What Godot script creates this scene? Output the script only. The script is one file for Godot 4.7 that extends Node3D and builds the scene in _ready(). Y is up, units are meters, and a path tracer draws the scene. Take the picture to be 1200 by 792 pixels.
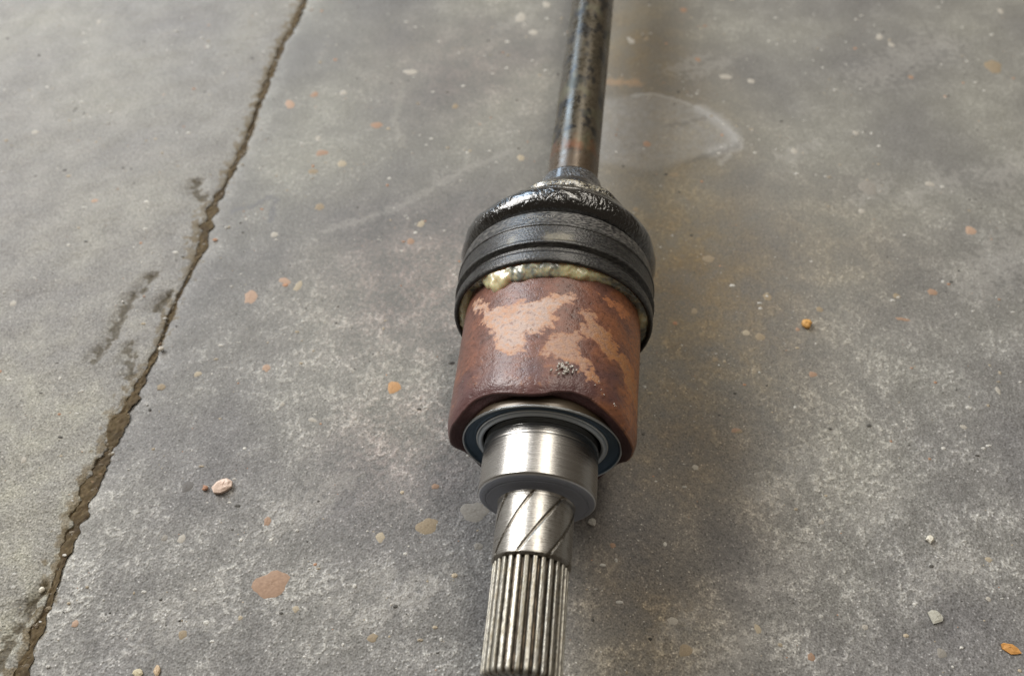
extends Node3D
# A dismounted axle shaft lying on an old workshop floor, seen close up from above.

const AXIS_H := 0.0442          # height of the joint's axis: the boot rests on the floor
const REST := 0.21              # station along the axis where the boot touches the floor
const PIVOT := 0.160            # the bar swings about the joint's centre
const BEND := 0.0245            # radians
const X0 := -0.45
const Z0 := -0.68
const PATCH_W := 0.90
const PATCH_D := 0.75
const TEX_W := 2048
const TEX_H := 1707
const GRAIN_MEAN := 0.66

var rng := RandomNumberGenerator.new()
var lump := FastNoiseLite.new()
var rough_noise := FastNoiseLite.new()
var joint_z := PackedFloat32Array()
var joint_x := PackedFloat32Array()
var joint_w := PackedFloat32Array()
var bar_axis := 0.0


func _ready() -> void:
	# ---- camera
	var cam := Camera3D.new()
	cam.name = "camera"
	cam.position = Vector3(0, 0.3195, 0)
	cam.rotation_degrees = Vector3(-54, 0, 0)
	cam.fov = 45.6
	cam.near = 0.02
	cam.far = 40.0
	var lens := CameraAttributesPhysical.new()
	lens.frustum_focal_length = 28.54
	lens.frustum_focus_distance = 0.310
	lens.frustum_near = 0.02
	lens.frustum_far = 40.0
	lens.exposure_aperture = 8.5
	cam.attributes = lens
	add_child(cam)
	cam.current = true
	# ---- surrounding light of the workshop
	var env := Environment.new()
	env.background_mode = Environment.BG_COLOR
	env.background_color = Color(0.375, 0.345, 0.305)
	env.background_energy_multiplier = 1.0
	env.tonemap_mode = Environment.TONE_MAPPER_LINEAR
	env.tonemap_exposure = 1.12
	env.sdfgi_enabled = true
	env.ssao_enabled = true
	env.ssil_enabled = true
	var we := WorldEnvironment.new()
	we.name = "environment"
	we.environment = env
	add_child(we)
	# the open door on the left lets daylight in; a roof light hangs behind, over the far end
	lamp("door_light", Vector3(-0.66, 0.62, -0.42), 2.4, Vector2(1.25, 1.2), Color(1.0, 0.99, 0.975), 4.6)
	lamp("roof_light", Vector3(0.21, 0.88, -0.36), 2.6, Vector2(0.7, 2.7), Color(1.0, 0.97, 0.92), 2.2)
	lamp("added_streak_light", Vector3(-0.50, 0.50, -0.90), 3.0, Vector2(0.9, 1.2), Color(0.80, 0.90, 1.0), 2.3)  # unseen panel added for the bluish streak on the bar

	rng.seed = 7
	lump.seed = 3
	lump.frequency = 14.0
	lump.fractal_octaves = 3
	rough_noise.seed = 11
	rough_noise.frequency = 160.0
	rough_noise.fractal_octaves = 3
	read_joint()
	build_floor()
	build_stones()
	build_shaft()


func lamp(called: String, dir: Vector3, dist: float, size: Vector2, color: Color, energy: float) -> void:
	var l := AreaLight3D.new()
	l.name = called
	var aim := Vector3(0.02, 0.03, -0.24)
	add_child(l)
	l.look_at_from_position(aim + dir.normalized() * dist, aim, Vector3.UP if absf(dir.normalized().y) < 0.9 else Vector3.FORWARD)
	l.area_size = size
	l.light_color = color
	l.light_energy = energy
	l.area_normalize_energy = false
	l.area_range = 8.0
	l.shadow_enabled = true


# ------------------------------------------------------------------ helpers
func commit(called: String, v: PackedVector3Array, uv: PackedVector2Array, uv2: PackedVector2Array, col: PackedColorArray, idx: PackedInt32Array, nrm: PackedVector3Array, mat: Material, parent: Node) -> MeshInstance3D:
	var a := []
	a.resize(Mesh.ARRAY_MAX)
	a[Mesh.ARRAY_VERTEX] = v
	a[Mesh.ARRAY_NORMAL] = nrm
	if uv.size():
		a[Mesh.ARRAY_TEX_UV] = uv
	if uv2.size():
		a[Mesh.ARRAY_TEX_UV2] = uv2
	if col.size():
		a[Mesh.ARRAY_COLOR] = col
	a[Mesh.ARRAY_INDEX] = idx
	var m := ArrayMesh.new()
	m.add_surface_from_arrays(Mesh.PRIMITIVE_TRIANGLES, a)
	m.surface_set_material(0, mat)
	var o := MeshInstance3D.new()
	o.name = called
	o.mesh = m
	parent.add_child(o, true)
	return o


# a sheet of (nu + 1) x (nv + 1) points; at(i, j) -> Vector3, uv_at(i, j, p) -> Vector2, col_at(i, j, p) -> Color
func sheet(called: String, nu: int, nv: int, at: Callable, mat: Material, parent: Node, wrap := false, uv_at = null, col_at = null) -> MeshInstance3D:
	var v := PackedVector3Array()
	var uv := PackedVector2Array()
	var uv2 := PackedVector2Array()
	var col := PackedColorArray()
	var w := nu + 1
	v.resize(w * (nv + 1))
	uv.resize(v.size())
	var ground := called == "slab" or called == "outer_floor"
	if ground:
		uv2.resize(v.size())
	if col_at != null:
		col.resize(v.size())
	for j in nv + 1:
		for i in w:
			var p: Vector3 = v[j * w] if wrap and i == nu else at.call(i, j)
			v[j * w + i] = p
			if ground:
				uv2[j * w + i] = Vector2(p.x, p.z) / 0.16
			uv[j * w + i] = uv_at.call(i, j, p) if uv_at != null else Vector2(float(i) / nu, float(j) / nv)
			if col_at != null:
				col[j * w + i] = col[j * w] if wrap and i == nu else col_at.call(i, j, p)
	var idx := PackedInt32Array()
	idx.resize(nu * nv * 6)
	var nrm := PackedVector3Array()
	nrm.resize(v.size())
	var k := 0
	for j in nv:
		for i in nu:
			var a := j * w + i
			var b := a + 1
			var c := a + w
			var d := c + 1
			var n1 := (v[c] - v[a]).cross(v[b] - v[a])
			var n2 := (v[c] - v[b]).cross(v[d] - v[b])
			n2 = (v[c] - v[d]).cross(v[b] - v[d]) * -1.0
			nrm[a] += n1
			nrm[b] += n1 + n2
			nrm[c] += n1 + n2
			nrm[d] += n2
			idx[k] = a
			idx[k + 1] = b
			idx[k + 2] = c
			idx[k + 3] = b
			idx[k + 4] = d
			idx[k + 5] = c
			k += 6
	for j in nv + 1:
		if wrap:
			var s := nrm[j * w] + nrm[j * w + nu]
			nrm[j * w] = s
			nrm[j * w + nu] = s
		for i in w:
			var n := nrm[j * w + i]
			nrm[j * w + i] = n.normalized() if n.length_squared() > 0.0 else Vector3.UP
	return commit(called, v, uv, uv2, col, idx, nrm, mat, parent)


func fine(profile: Array, step: float) -> PackedVector2Array:
	var out := PackedVector2Array()
	for k in profile.size() - 1:
		var a: Vector2 = profile[k]
		var b: Vector2 = profile[k + 1]
		var n := maxi(1, ceili(a.distance_to(b) / step))
		for q in n:
			out.append(a.lerp(b, float(q) / n))
	out.append(profile[profile.size() - 1])
	return out


# point on the joint's axis frame: station s, radius r, angle a from the top (right positive)
func on_axis(s: float, r: float, a: float) -> Vector3:
	return Vector3(r * sin(a), AXIS_H + r * cos(a), -(s - REST))


# profile of (station in mm, radius in mm) from the far end to the near one, outside of the surface
func lathe(called: String, profile: Array, mat: Material, parent: Node, segs := 240, step := 0.8, shape = null, col_at = null) -> MeshInstance3D:
	var p := fine(profile, step)
	var first: float = p[0].x
	var last: float = p[p.size() - 1].x
	var along := PackedFloat32Array()
	along.resize(p.size())
	for k in range(1, p.size()):
		along[k] = along[k - 1] + p[k].distance_to(p[k - 1])
	var total := along[p.size() - 1]
	var put := func(i: int, j: int) -> Vector3:
		var a := TAU * i / segs - PI
		var q := p[j]
		if shape != null:
			return shape.call(q.x * 0.001, q.y * 0.001, a)
		return on_axis(q.x * 0.001, q.y * 0.001, a)
	var map := func(i: int, j: int, _p: Vector3) -> Vector2:
		return Vector2(float(i) / segs, along[j] / total)
	return sheet(called, segs, p.size() - 1, put, mat, parent, true, map, col_at)


func noise(seed_: int, freq: float, octaves := 4, kind := FastNoiseLite.TYPE_SIMPLEX_SMOOTH) -> FastNoiseLite:
	var n := FastNoiseLite.new()
	n.seed = seed_
	n.frequency = freq
	n.fractal_octaves = octaves
	n.noise_type = kind
	return n


func bytes(n: FastNoiseLite, w: int, h: int) -> PackedByteArray:
	var im := n.get_image(w, h, false, false, true)
	im.convert(Image.FORMAT_L8)
	return im.get_data()


func srgb(r: float, g: float, b: float) -> Color:      # 0..255 as seen -> linear, for vertex colours
	return Color(r / 255.0, g / 255.0, b / 255.0).srgb_to_linear()


func matte(r: float, g: float, b: float, rough: float) -> StandardMaterial3D:
	var m := StandardMaterial3D.new()
	m.albedo_color = Color(r / 255.0, g / 255.0, b / 255.0)
	m.roughness = rough
	return m


func tag(o: Node, label: String, category: String, group := "", kind := "") -> void:
	if label:
		o.set_meta("label", label)
	if category:
		o.set_meta("category", category)
	if group:
		o.set_meta("group", group)
	if kind:
		o.set_meta("kind", kind)


# ------------------------------------------------------------------ the floor
func read_joint() -> void:
	# the joint between the two slabs: x, z, half width, from far to near
	var t := [-0.1300, -0.7000, 0.0025, -0.1465, -0.5725, 0.0025, -0.1479, -0.5276, 0.0024, -0.1498, -0.5014, 0.0026, -0.1544, -0.4767, 0.0026, -0.1566, -0.4441, 0.0025, -0.1582, -0.4138, 0.0021,
		-0.1588, -0.3895, 0.0018, -0.1602, -0.3702, 0.0023, -0.1633, -0.3532, 0.0020, -0.1644, -0.3397, 0.0004, -0.1674, -0.3267, 0.0042, -0.1677, -0.3109, 0.0058, -0.1676, -0.2981, 0.0050,
		-0.1677, -0.2846, 0.0014, -0.1690, -0.2728, 0.0002, -0.1715, -0.2580, 0.0013, -0.1721, -0.2448, 0.0012, -0.1728, -0.2290, 0.0003, -0.1748, -0.2150, 0.0018, -0.1778, -0.2005, 0.0036,
		-0.1796, -0.1858, 0.0039, -0.1807, -0.1713, 0.0038, -0.1826, -0.1575, 0.0037, -0.1838, -0.1447, 0.0040, -0.1846, -0.1313, 0.0039, -0.1848, -0.1192, 0.0021, -0.1845, -0.1079, 0.0007,
		-0.1851, -0.0995, 0.0015, -0.1856, -0.0896, 0.0021, -0.1858, -0.0771, 0.0024, -0.1859, -0.0636, 0.0024, -0.188, 0.10, 0.0024]
	for k in range(0, t.size(), 3):
		joint_x.append(t[k])
		joint_z.append(t[k + 1])
		joint_w.append(t[k + 2])


func joint_at(z: float) -> Vector2:                    # (x of the middle, half width)
	var k := 0
	while k < joint_z.size() - 2 and joint_z[k + 1] < z:
		k += 1
	var f := clampf((z - joint_z[k]) / (joint_z[k + 1] - joint_z[k]), 0.0, 1.0)
	return Vector2(lerpf(joint_x[k], joint_x[k + 1], f), lerpf(joint_w[k], joint_w[k + 1], f) * (0.52 + 0.14 * smoothstep(-0.26, -0.18, z)) * clampf(0.9 + 1.5 * lump.get_noise_1d(z * 7.0), 0.15, 1.35))


func edge_at(z: float, side: float) -> float:
	var c := joint_at(z)
	var jag := rough_noise.get_noise_2d(z * 1.3 + side * 5.0, side * 3.0) * 0.0004 + lump.get_noise_2d(z * 6.0, side * 9.0) * 0.0016
	if side < 0.0:
		jag *= 1.7
	return c.x + side * maxf(0.0002, c.y + jag * clampf(c.y / 0.002 - 0.15, 0.04, 1.0))


func border(x: float, z: float) -> float:
	return clampf(minf(minf(x - X0, X0 + PATCH_W - x), minf(z - Z0, Z0 + PATCH_D - z)) / 0.03, 0.0, 1.0)


func floor_y(x: float, z: float) -> float:
	var h := lump.get_noise_2d(x, z) * 0.0006
	var c := joint_at(z)
	if x < c.x:
		h += lump.get_noise_2d(x * 3.0 + 7.0, z * 3.0) * 0.0006
		h -= chip_depth(x, z)
	return h * border(x, z)


func near_line(p: Vector2, line: Array) -> float:
	var d := 9.0
	for k in line.size() - 1:
		d = minf(d, p.distance_to(Geometry2D.get_closest_point_to_segment(p, line[k], line[k + 1])))
	return d


var chips := [
	[Vector2(-0.1878, -0.2725), Vector2(-0.1906, -0.2625)],
	[Vector2(-0.1935, -0.2590), Vector2(-0.1953, -0.2557), Vector2(-0.1965, -0.2448), Vector2(-0.1972, -0.2326)],
	[Vector2(-0.1985, -0.2290), Vector2(-0.2030, -0.2200)],
	[Vector2(-0.1790, -0.2500), Vector2(-0.1765, -0.2600)],
	[Vector2(-0.1865, -0.2275), Vector2(-0.1845, -0.2174), Vector2(-0.1817, -0.2101)],
	[Vector2(-0.1808, -0.3433), Vector2(-0.1792, -0.3342), Vector2(-0.1728, -0.3294)],
	[Vector2(-0.1970, -0.0700), Vector2(-0.1948, -0.0823), Vector2(-0.1936, -0.0896), Vector2(-0.1916, -0.0971), Vector2(-0.1903, -0.1028), Vector2(-0.1885, -0.1079)],
]


func chip_depth(x: float, z: float) -> float:
	if x < -0.215 or x > -0.16 or z < -0.36:
		return 0.0
	var d := 0.0
	for line in chips:
		var q := near_line(Vector2(x, z), line)
		d = maxf(d, 0.0022 * smoothstep(0.0035, 0.0006, q + rough_noise.get_noise_2d(x, z) * 0.0012))
	return d


func uv_of(x: float, z: float) -> Vector2:
	return Vector2((x - X0) / PATCH_W, (z - Z0) / PATCH_D)


func floor_material() -> StandardMaterial3D:
	var w := TEX_W
	var h := TEX_H
	var mm := PATCH_W * 1000.0 / w                       # millimetres per texel
	var big := bytes(noise(21, mm / 120.0, 3), w, h)
	var mid_n := noise(22, mm / 22.0, 5)
	mid_n.domain_warp_enabled = true
	mid_n.domain_warp_amplitude = 26.0
	mid_n.domain_warp_frequency = mm / 16.0
	var mid := bytes(mid_n, w, h)
	var small := bytes(noise(23, mm / 3.4, 3), w, h)
	var grain := bytes(noise(24, mm / 1.1, 2), w, h)
	var smear_n := noise(25, mm / 8.5, 4)
	smear_n.fractal_type = FastNoiseLite.FRACTAL_RIDGED
	smear_n.domain_warp_enabled = true
	smear_n.domain_warp_amplitude = 16.0
	smear_n.domain_warp_frequency = mm / 5.0
	var smear := bytes(smear_n, w, h)
	# brown oily ground beside the shaft that also paints in its shadow, and a faint pinkish cast elsewhere: (x, z, radius x, radius z, strength)
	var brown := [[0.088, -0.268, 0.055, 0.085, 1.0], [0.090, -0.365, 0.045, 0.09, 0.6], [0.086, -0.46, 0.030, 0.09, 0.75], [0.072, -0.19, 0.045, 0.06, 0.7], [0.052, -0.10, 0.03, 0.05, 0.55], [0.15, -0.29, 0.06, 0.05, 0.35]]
	var pink := [[-0.045, -0.265, 0.05, 0.05, 0.9], [-0.05, -0.178, 0.03, 0.03, 0.8], [-0.03, -0.45, 0.06, 0.05, 0.5]]
	var lowres := 64
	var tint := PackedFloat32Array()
	var rosy := PackedFloat32Array()
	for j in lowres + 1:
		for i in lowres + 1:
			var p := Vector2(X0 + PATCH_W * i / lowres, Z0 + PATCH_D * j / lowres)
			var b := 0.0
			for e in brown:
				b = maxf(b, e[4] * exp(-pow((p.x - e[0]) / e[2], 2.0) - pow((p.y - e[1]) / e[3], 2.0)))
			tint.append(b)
			b = 0.0
			for e in pink:
				b = maxf(b, 0.8 * e[4] * exp(-pow((p.x - e[0]) / e[2], 2.0) - pow((p.y - e[1]) / e[3], 2.0)))
			rosy.append(b)
	var out := PackedByteArray()
	out.resize(w * h * 3)
	var bump := PackedByteArray()
	bump.resize(w * h)
	for y in h:
		var z := Z0 + PATCH_D * y / h
		var jx := joint_at(z)
		var split := int((jx.x - X0) / PATCH_W * w)
		var lip := split + int((jx.y + 0.0005) / PATCH_W * w)
		var near := clampf((z + 0.36) / 0.25, 0.0, 1.0)       # the floor nearest the lens is rougher and more scuffed
		var gy := float(y) / h * lowres
		var row0 := int(gy) * (lowres + 1)
		var fy := gy - int(gy)
		var at := y * w
		for x in w:
			var k := at + x
			var g := big[k] * 0.0078431 - 1.0
			var m := mid[k] * 0.0078431 - 1.0
			var s := small[k] * 0.0078431 - 1.0
			var n := grain[k] * 0.0078431 - 1.0
			var r: float
			var gr: float
			var b: float
			var hh: float
			if x < split:
				var v := 120.0 + g * 9.0 + m * (9.0 + 7.0 * near) + s * (9.0 + 10.0 * near) + n * (15.0 + 13.0 * near)
				if smear[k] > 165:
					v += (smear[k] - 165) * 0.16 * (0.3 + near)
				if n > 0.55:
					v += 34.0 * (n - 0.55) * 4.0 * (0.4 + near)
				elif n < -0.60:
					v -= 24.0
				r = v + 2.0
				gr = v - 0.3
				b = v - 5.5 - 3.0 * g - 6.0 * near * clampf(m + 0.3, 0.0, 1.0)
				hh = 128.0 + m * 14.0 + s * 18.0 + n * (22.0 + 16.0 * near)
			else:
				var v := 112.0 + g * 13.0 + m * (6.0 + 7.0 * near) + s * (6.0 + 10.0 * near) + n * (8.0 + 11.0 * near)
				var sm := smear[k] - 150 + s * 46.0 + n * 22.0
				var scuff := 0.0
				if sm > 0.0:
					scuff = minf(sm * (0.16 + 0.38 * near) * clampf(0.30 + g * 1.1 + m * 1.5, 0.0, 1.2), 36.0)
					v += scuff
				if n > 0.52 and s > -0.1:
					v += (n - 0.52) * 260.0 * (0.5 + 0.5 * near)
				elif n < -0.62:
					v -= 20.0
				if x < lip + 26:
					v += (lip + 26 - x) * 0.55 * (0.7 + m * 0.6)
				r = v + 2.2
				gr = v + 0.8
				b = v - 4.0 + near * 3.0 - g * 3.0 - scuff * 0.05
				hh = 110.0 + m * 10.0 + s * 17.0 * (0.35 + near) + n * 26.0 * (0.3 + near) + scuff * 1.0
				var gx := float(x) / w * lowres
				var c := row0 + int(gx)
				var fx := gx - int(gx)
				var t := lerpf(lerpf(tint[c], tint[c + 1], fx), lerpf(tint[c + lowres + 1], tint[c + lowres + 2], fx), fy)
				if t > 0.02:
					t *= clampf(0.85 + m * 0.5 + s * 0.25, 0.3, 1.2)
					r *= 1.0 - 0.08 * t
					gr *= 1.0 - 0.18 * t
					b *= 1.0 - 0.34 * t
				var q := lerpf(lerpf(rosy[c], rosy[c + 1], fx), lerpf(rosy[c + lowres + 1], rosy[c + lowres + 2], fx), fy)
				if q > 0.02:
					q *= clampf(0.5 + s * 0.8 + m * 0.6, 0.0, 1.4)
					r += 15.0 * q
					gr += 4.0 * q
					b += 2.0 * q
			var o := k * 3
			out[o] = clampi(int(r), 0, 255)
			out[o + 1] = clampi(int(gr), 0, 255)
			out[o + 2] = clampi(int(b), 0, 255)
			bump[k] = clampi(int(hh), 0, 255)
	# the grain layer laid over this darkens it to 0.66 on average, so the ground tone is raised by as much
	var lift := PackedByteArray()
	for k in 256:
		var c := Color8(k, k, k).srgb_to_linear() * (1.0 / GRAIN_MEAN)
		lift.append(mini(255, int(c.linear_to_srgb().r * 255.0 + 0.5)))
	for k in out.size():
		out[k] = lift[out[k]]
	var im := Image.create_from_data(w, h, false, Image.FORMAT_RGB8, out)
	stains(im)
	var mat := StandardMaterial3D.new()
	mat.resource_name = "worn concrete"
	mat.albedo_texture = ImageTexture.create_from_image(im)
	mat.roughness = 0.62
	mat.metallic_specular = 0.4
	mat.heightmap_enabled = true
	mat.heightmap_texture = ImageTexture.create_from_image(Image.create_from_data(w, h, false, Image.FORMAT_L8, bump))
	mat.heightmap_scale = 0.14
	return mat


# marks with a shape of their own, painted into the concrete's colour round the given lines (metres)
func paint(im: Image, line: Array, reach: float, color: Color, strength: float, ragged: float, inside := false) -> void:
	var lo: Vector2 = line[0]
	var hi: Vector2 = line[0]
	for p: Vector2 in line:
		lo = lo.min(p)
		hi = hi.max(p)
	lo -= Vector2(reach, reach) * 2.0
	hi += Vector2(reach, reach) * 2.0
	var a := uv_of(lo.x, lo.y) * Vector2(TEX_W, TEX_H)
	var b := uv_of(hi.x, hi.y) * Vector2(TEX_W, TEX_H)
	var poly := PackedVector2Array(line)
	color = (color.srgb_to_linear() * (1.0 / GRAIN_MEAN)).linear_to_srgb()
	for y in range(maxi(0, int(a.y)), mini(TEX_H, int(b.y) + 1)):
		for x in range(maxi(0, int(a.x)), mini(TEX_W, int(b.x) + 1)):
			var p := Vector2(X0 + PATCH_W * x / TEX_W, Z0 + PATCH_D * y / TEX_H)
			var r := rough_noise.get_noise_2d(p.x, p.y)
			var d := near_line(p, line)
			if inside:
				d = -d if Geometry2D.is_point_in_polygon(p, poly) else d
			var f := strength * smoothstep(reach, reach * 0.25 if not inside else -reach, d + r * ragged)
			if f > 0.01:
				im.set_pixel(x, y, im.get_pixel(x, y).lerp(color, clampf(f * (1.0 + r * 0.5), 0.0, 1.0)))


func stains(im: Image) -> void:
	var dirt := Color(0.36, 0.31, 0.22)
	for line in chips:
		paint(im, line, 0.0027, Color(0.25, 0.22, 0.16), 0.9, 0.0045)
	# an oval worn patch right of the bar, with a pale rim along its far side
	var oval := [Vector2(0.050, -0.4164), Vector2(0.0752, -0.4206), Vector2(0.0888, -0.4223), Vector2(0.1042, -0.4164), Vector2(0.1164, -0.4080), Vector2(0.1276, -0.3950), Vector2(0.1335, -0.3832), Vector2(0.1335, -0.3740), Vector2(0.1184, -0.3679), Vector2(0.1024, -0.3605), Vector2(0.08, -0.352), Vector2(0.05, -0.36)]
	paint(im, oval, 0.004, Color(0.56, 0.56, 0.56), 0.42, 0.002, true)
	paint(im, oval.slice(1, 9), 0.0022, Color(0.62, 0.62, 0.61), 0.5, 0.002)
	paint(im, oval.slice(4, 9), 0.0075, Color(0.62, 0.62, 0.62), 0.50, 0.003)
	paint(im, [Vector2(0.094, -0.392), Vector2(0.106, -0.395), Vector2(0.117, -0.399)], 0.0024, Color(0.36, 0.35, 0.33), 0.4, 0.003)
	paint(im, [Vector2(0.1335, -0.3735), Vector2(0.1184, -0.3665), Vector2(0.1024, -0.3590)], 0.0026, Color(0.33, 0.32, 0.30), 0.4, 0.003)
	paint(im, [Vector2(0.128, -0.366), Vector2(0.121, -0.358)], 0.003, Color(0.60, 0.59, 0.57), 0.45, 0.002)
	# rust mark beside the bar
	paint(im, [Vector2(0.062, -0.4350), Vector2(0.071, -0.4342), Vector2(0.080, -0.4346)], 0.0055, Color(0.60, 0.49, 0.38), 0.55, 0.004)
	# a long pale scrape left of the boot
	paint(im, [Vector2(-0.1022, -0.3045), Vector2(-0.0800, -0.3141), Vector2(-0.0620, -0.3240), Vector2(-0.0483, -0.3342), Vector2(-0.0296, -0.3518), Vector2(0.0, -0.3702)], 0.0036, Color(0.57, 0.56, 0.54), 0.42, 0.004)
	paint(im, [Vector2(-0.069, -0.43), Vector2(-0.072, -0.40), Vector2(-0.066, -0.375)], 0.0035, Color(0.56, 0.55, 0.52), 0.35, 0.004)
	# a dark hooked mark right of the joint
	paint(im, [Vector2(-0.1556, -0.3207), Vector2(-0.1464, -0.3220), Vector2(-0.1392, -0.3294), Vector2(-0.1339, -0.3321), Vector2(-0.1329, -0.3207), Vector2(-0.1332, -0.3122)], 0.0022, Color(0.37, 0.37, 0.38), 0.6, 0.003)
	# scuffed, whitish worn spots
	for e in [[-0.083, -0.150, 0.012], [-0.090, -0.138, 0.010], [-0.128, -0.105, 0.010], [-0.130, -0.092, 0.009], [-0.048, -0.104, 0.012], [-0.060, -0.110, 0.010], [-0.035, -0.108, 0.010], [0.125, -0.16, 0.016], [0.112, -0.118, 0.014], [0.158, -0.145, 0.012], [0.175, -0.115, 0.012], [0.24, -0.34, 0.014], [0.205, -0.335, 0.010], [0.17, -0.37, 0.010], [0.115, -0.455, 0.012], [0.128, -0.450, 0.012], [0.26, -0.46, 0.03], [0.30, -0.36, 0.022], [0.27, -0.29, 0.03], [0.065, -0.095, 0.008], [0.085, -0.083, 0.012], [0.0, -0.50, 0.010]]:
		var c := Vector2(e[0], e[1])
		paint(im, [c + Vector2(-e[2], e[2] * 0.7), c, c + Vector2(e[2] * 0.9, -e[2] * 0.5)], e[2] * 0.55, Color(0.60, 0.59, 0.57), 0.36, e[2] * 0.9)
	# dirt gathered along both sides of the joint
	for k in range(1, joint_x.size() - 2):
		if joint_w[k] > 0.0012:
			paint(im, [Vector2(joint_x[k] - joint_w[k], joint_z[k]), Vector2(joint_x[k + 1] - joint_w[k + 1], joint_z[k + 1])], 0.0034, dirt, 0.55, 0.007)


func grain_texture(seed_: int, strong: float) -> ImageTexture:
	var a := noise(seed_, 0.16, 2).get_seamless_image(1024, 1024)
	a.convert(Image.FORMAT_L8)
	var b := noise(seed_ + 1, 0.42, 1).get_seamless_image(1024, 1024)
	b.convert(Image.FORMAT_L8)
	var da := a.get_data()
	var db := b.get_data()
	for k in da.size():
		var p := (da[k] - 128) / 128.0
		var q := (db[k] - 128) / 128.0
		var v := GRAIN_MEAN * (1.0 + strong * (0.34 * p + 0.20 * q))
		if p > 0.42:
			v += (p - 0.42) * 1.1 * strong
		elif p < -0.50:
			v -= 0.16 * strong
		da[k] = clampi(int(Color(v, v, v).linear_to_srgb().r * 255.0), 0, 255)
	return ImageTexture.create_from_image(Image.create_from_data(1024, 1024, false, Image.FORMAT_L8, da))


func slab(called: String, side: float, mat: Material, parent: Node) -> void:
	var rows := 620
	var offs := PackedFloat32Array([-0.0004, 0.0, 0.0004, 0.0009, 0.0015, 0.0023, 0.0034, 0.005, 0.0075])
	var far_x := X0 if side < 0.0 else X0 + PATCH_W
	var extra := 70 if side < 0.0 else 150
	var n := offs.size() + extra
	var put := func(i: int, j: int) -> Vector3:
		var z := Z0 + PATCH_D * j / rows
		var e := edge_at(z, side)
		var c := i if side > 0.0 else n - 1 - i
		if c == 0:
			return Vector3(e - side * 0.0006, -0.010, z)
		var x: float
		if c < offs.size():
			x = e + side * offs[c]
		else:
			x = lerpf(e + side * offs[offs.size() - 1], far_x, float(c - offs.size() + 1) / extra)
		var y := floor_y(x, z)
		var d := absf(x - e)
		y -= 0.0007 * exp(-d / 0.0012) * (1.0 + 0.6 * rough_noise.get_noise_2d(z * 0.8, side))
		if side > 0.0:
			y -= 0.0012 * exp(-d / 0.006)
		return Vector3(x, y, z)
	sheet(called, n - 1, rows, put, mat, parent, false, func(_i: int, _j: int, p: Vector3) -> Vector2: return uv_of(p.x, p.z))


func build_floor() -> void:
	var root := Node3D.new()
	root.name = "floor"
	add_child(root)
	tag(root, "worn grey concrete floor of two slabs with a dirt filled joint at left", "floor", "", "structure")
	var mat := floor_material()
	var sandy: StandardMaterial3D = mat.duplicate()
	for k in 2:
		var m: StandardMaterial3D = [sandy, mat][k]
		m.detail_enabled = true
		m.detail_blend_mode = BaseMaterial3D.BLEND_MODE_MUL
		m.detail_uv_layer = BaseMaterial3D.DETAIL_UV_2
		m.detail_albedo = grain_texture(91 + k * 10, 1.15 - 0.35 * k)
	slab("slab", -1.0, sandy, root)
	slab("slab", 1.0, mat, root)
	root.get_child(0).set_meta("label", "paler, sandier slab left of the joint")
	root.get_child(1).set_meta("label", "darker, smoother slab under the axle shaft")
	# the dirt in the joint
	var dm := StandardMaterial3D.new()
	dm.resource_name = "joint dirt"
	dm.vertex_color_use_as_albedo = true
	dm.roughness = 0.95
	var rows := 900
	var put := func(i: int, j: int) -> Vector3:
		var z := Z0 + PATCH_D * j / rows
		var x := lerpf(edge_at(z, -1.0) - 0.0008, edge_at(z, 1.0) + 0.0008, i / 14.0)
		return Vector3(x, -0.0010 + rough_noise.get_noise_2d(x * 2.0, z * 2.0) * 0.0007 + lump.get_noise_2d(x, z * 3.0) * 0.0010, z)
	var tone := func(_i: int, _j: int, p: Vector3) -> Color:
		var a := rough_noise.get_noise_2d(p.x * 3.5, p.z * 3.5)
		var b := lump.get_noise_2d(p.x * 5.0, p.z * 5.0)
		return srgb(70, 58, 38).lerp(srgb(104, 90, 66), clampf(0.2 + a * 1.1, 0.0, 1.0)).lerp(srgb(56, 46, 32), clampf(0.15 + b * 1.2, 0.0, 0.75))
	sheet("joint_dirt", 14, rows, put, dm, root, false, null, tone)
	# the floor goes on round the patch in view
	var x1 := X0 + PATCH_W
	var z1 := Z0 + PATCH_D
	for r in [Rect2(-2.0, -2.2, 4.0, 2.2 + Z0), Rect2(-2.0, z1, 4.0, 2.0 - z1), Rect2(-2.0, Z0, 2.0 + X0, PATCH_D), Rect2(x1, Z0, 2.0 - x1, PATCH_D)]:
		var rr: Rect2 = r
		sheet("outer_floor", 2, 2, func(i: int, j: int) -> Vector3: return Vector3(rr.position.x + rr.size.x * i / 2.0, 0.0, rr.position.y + rr.size.y * j / 2.0), mat, root, false, func(_i: int, _j: int, p: Vector3) -> Vector2: return uv_of(p.x, p.z))


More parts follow.
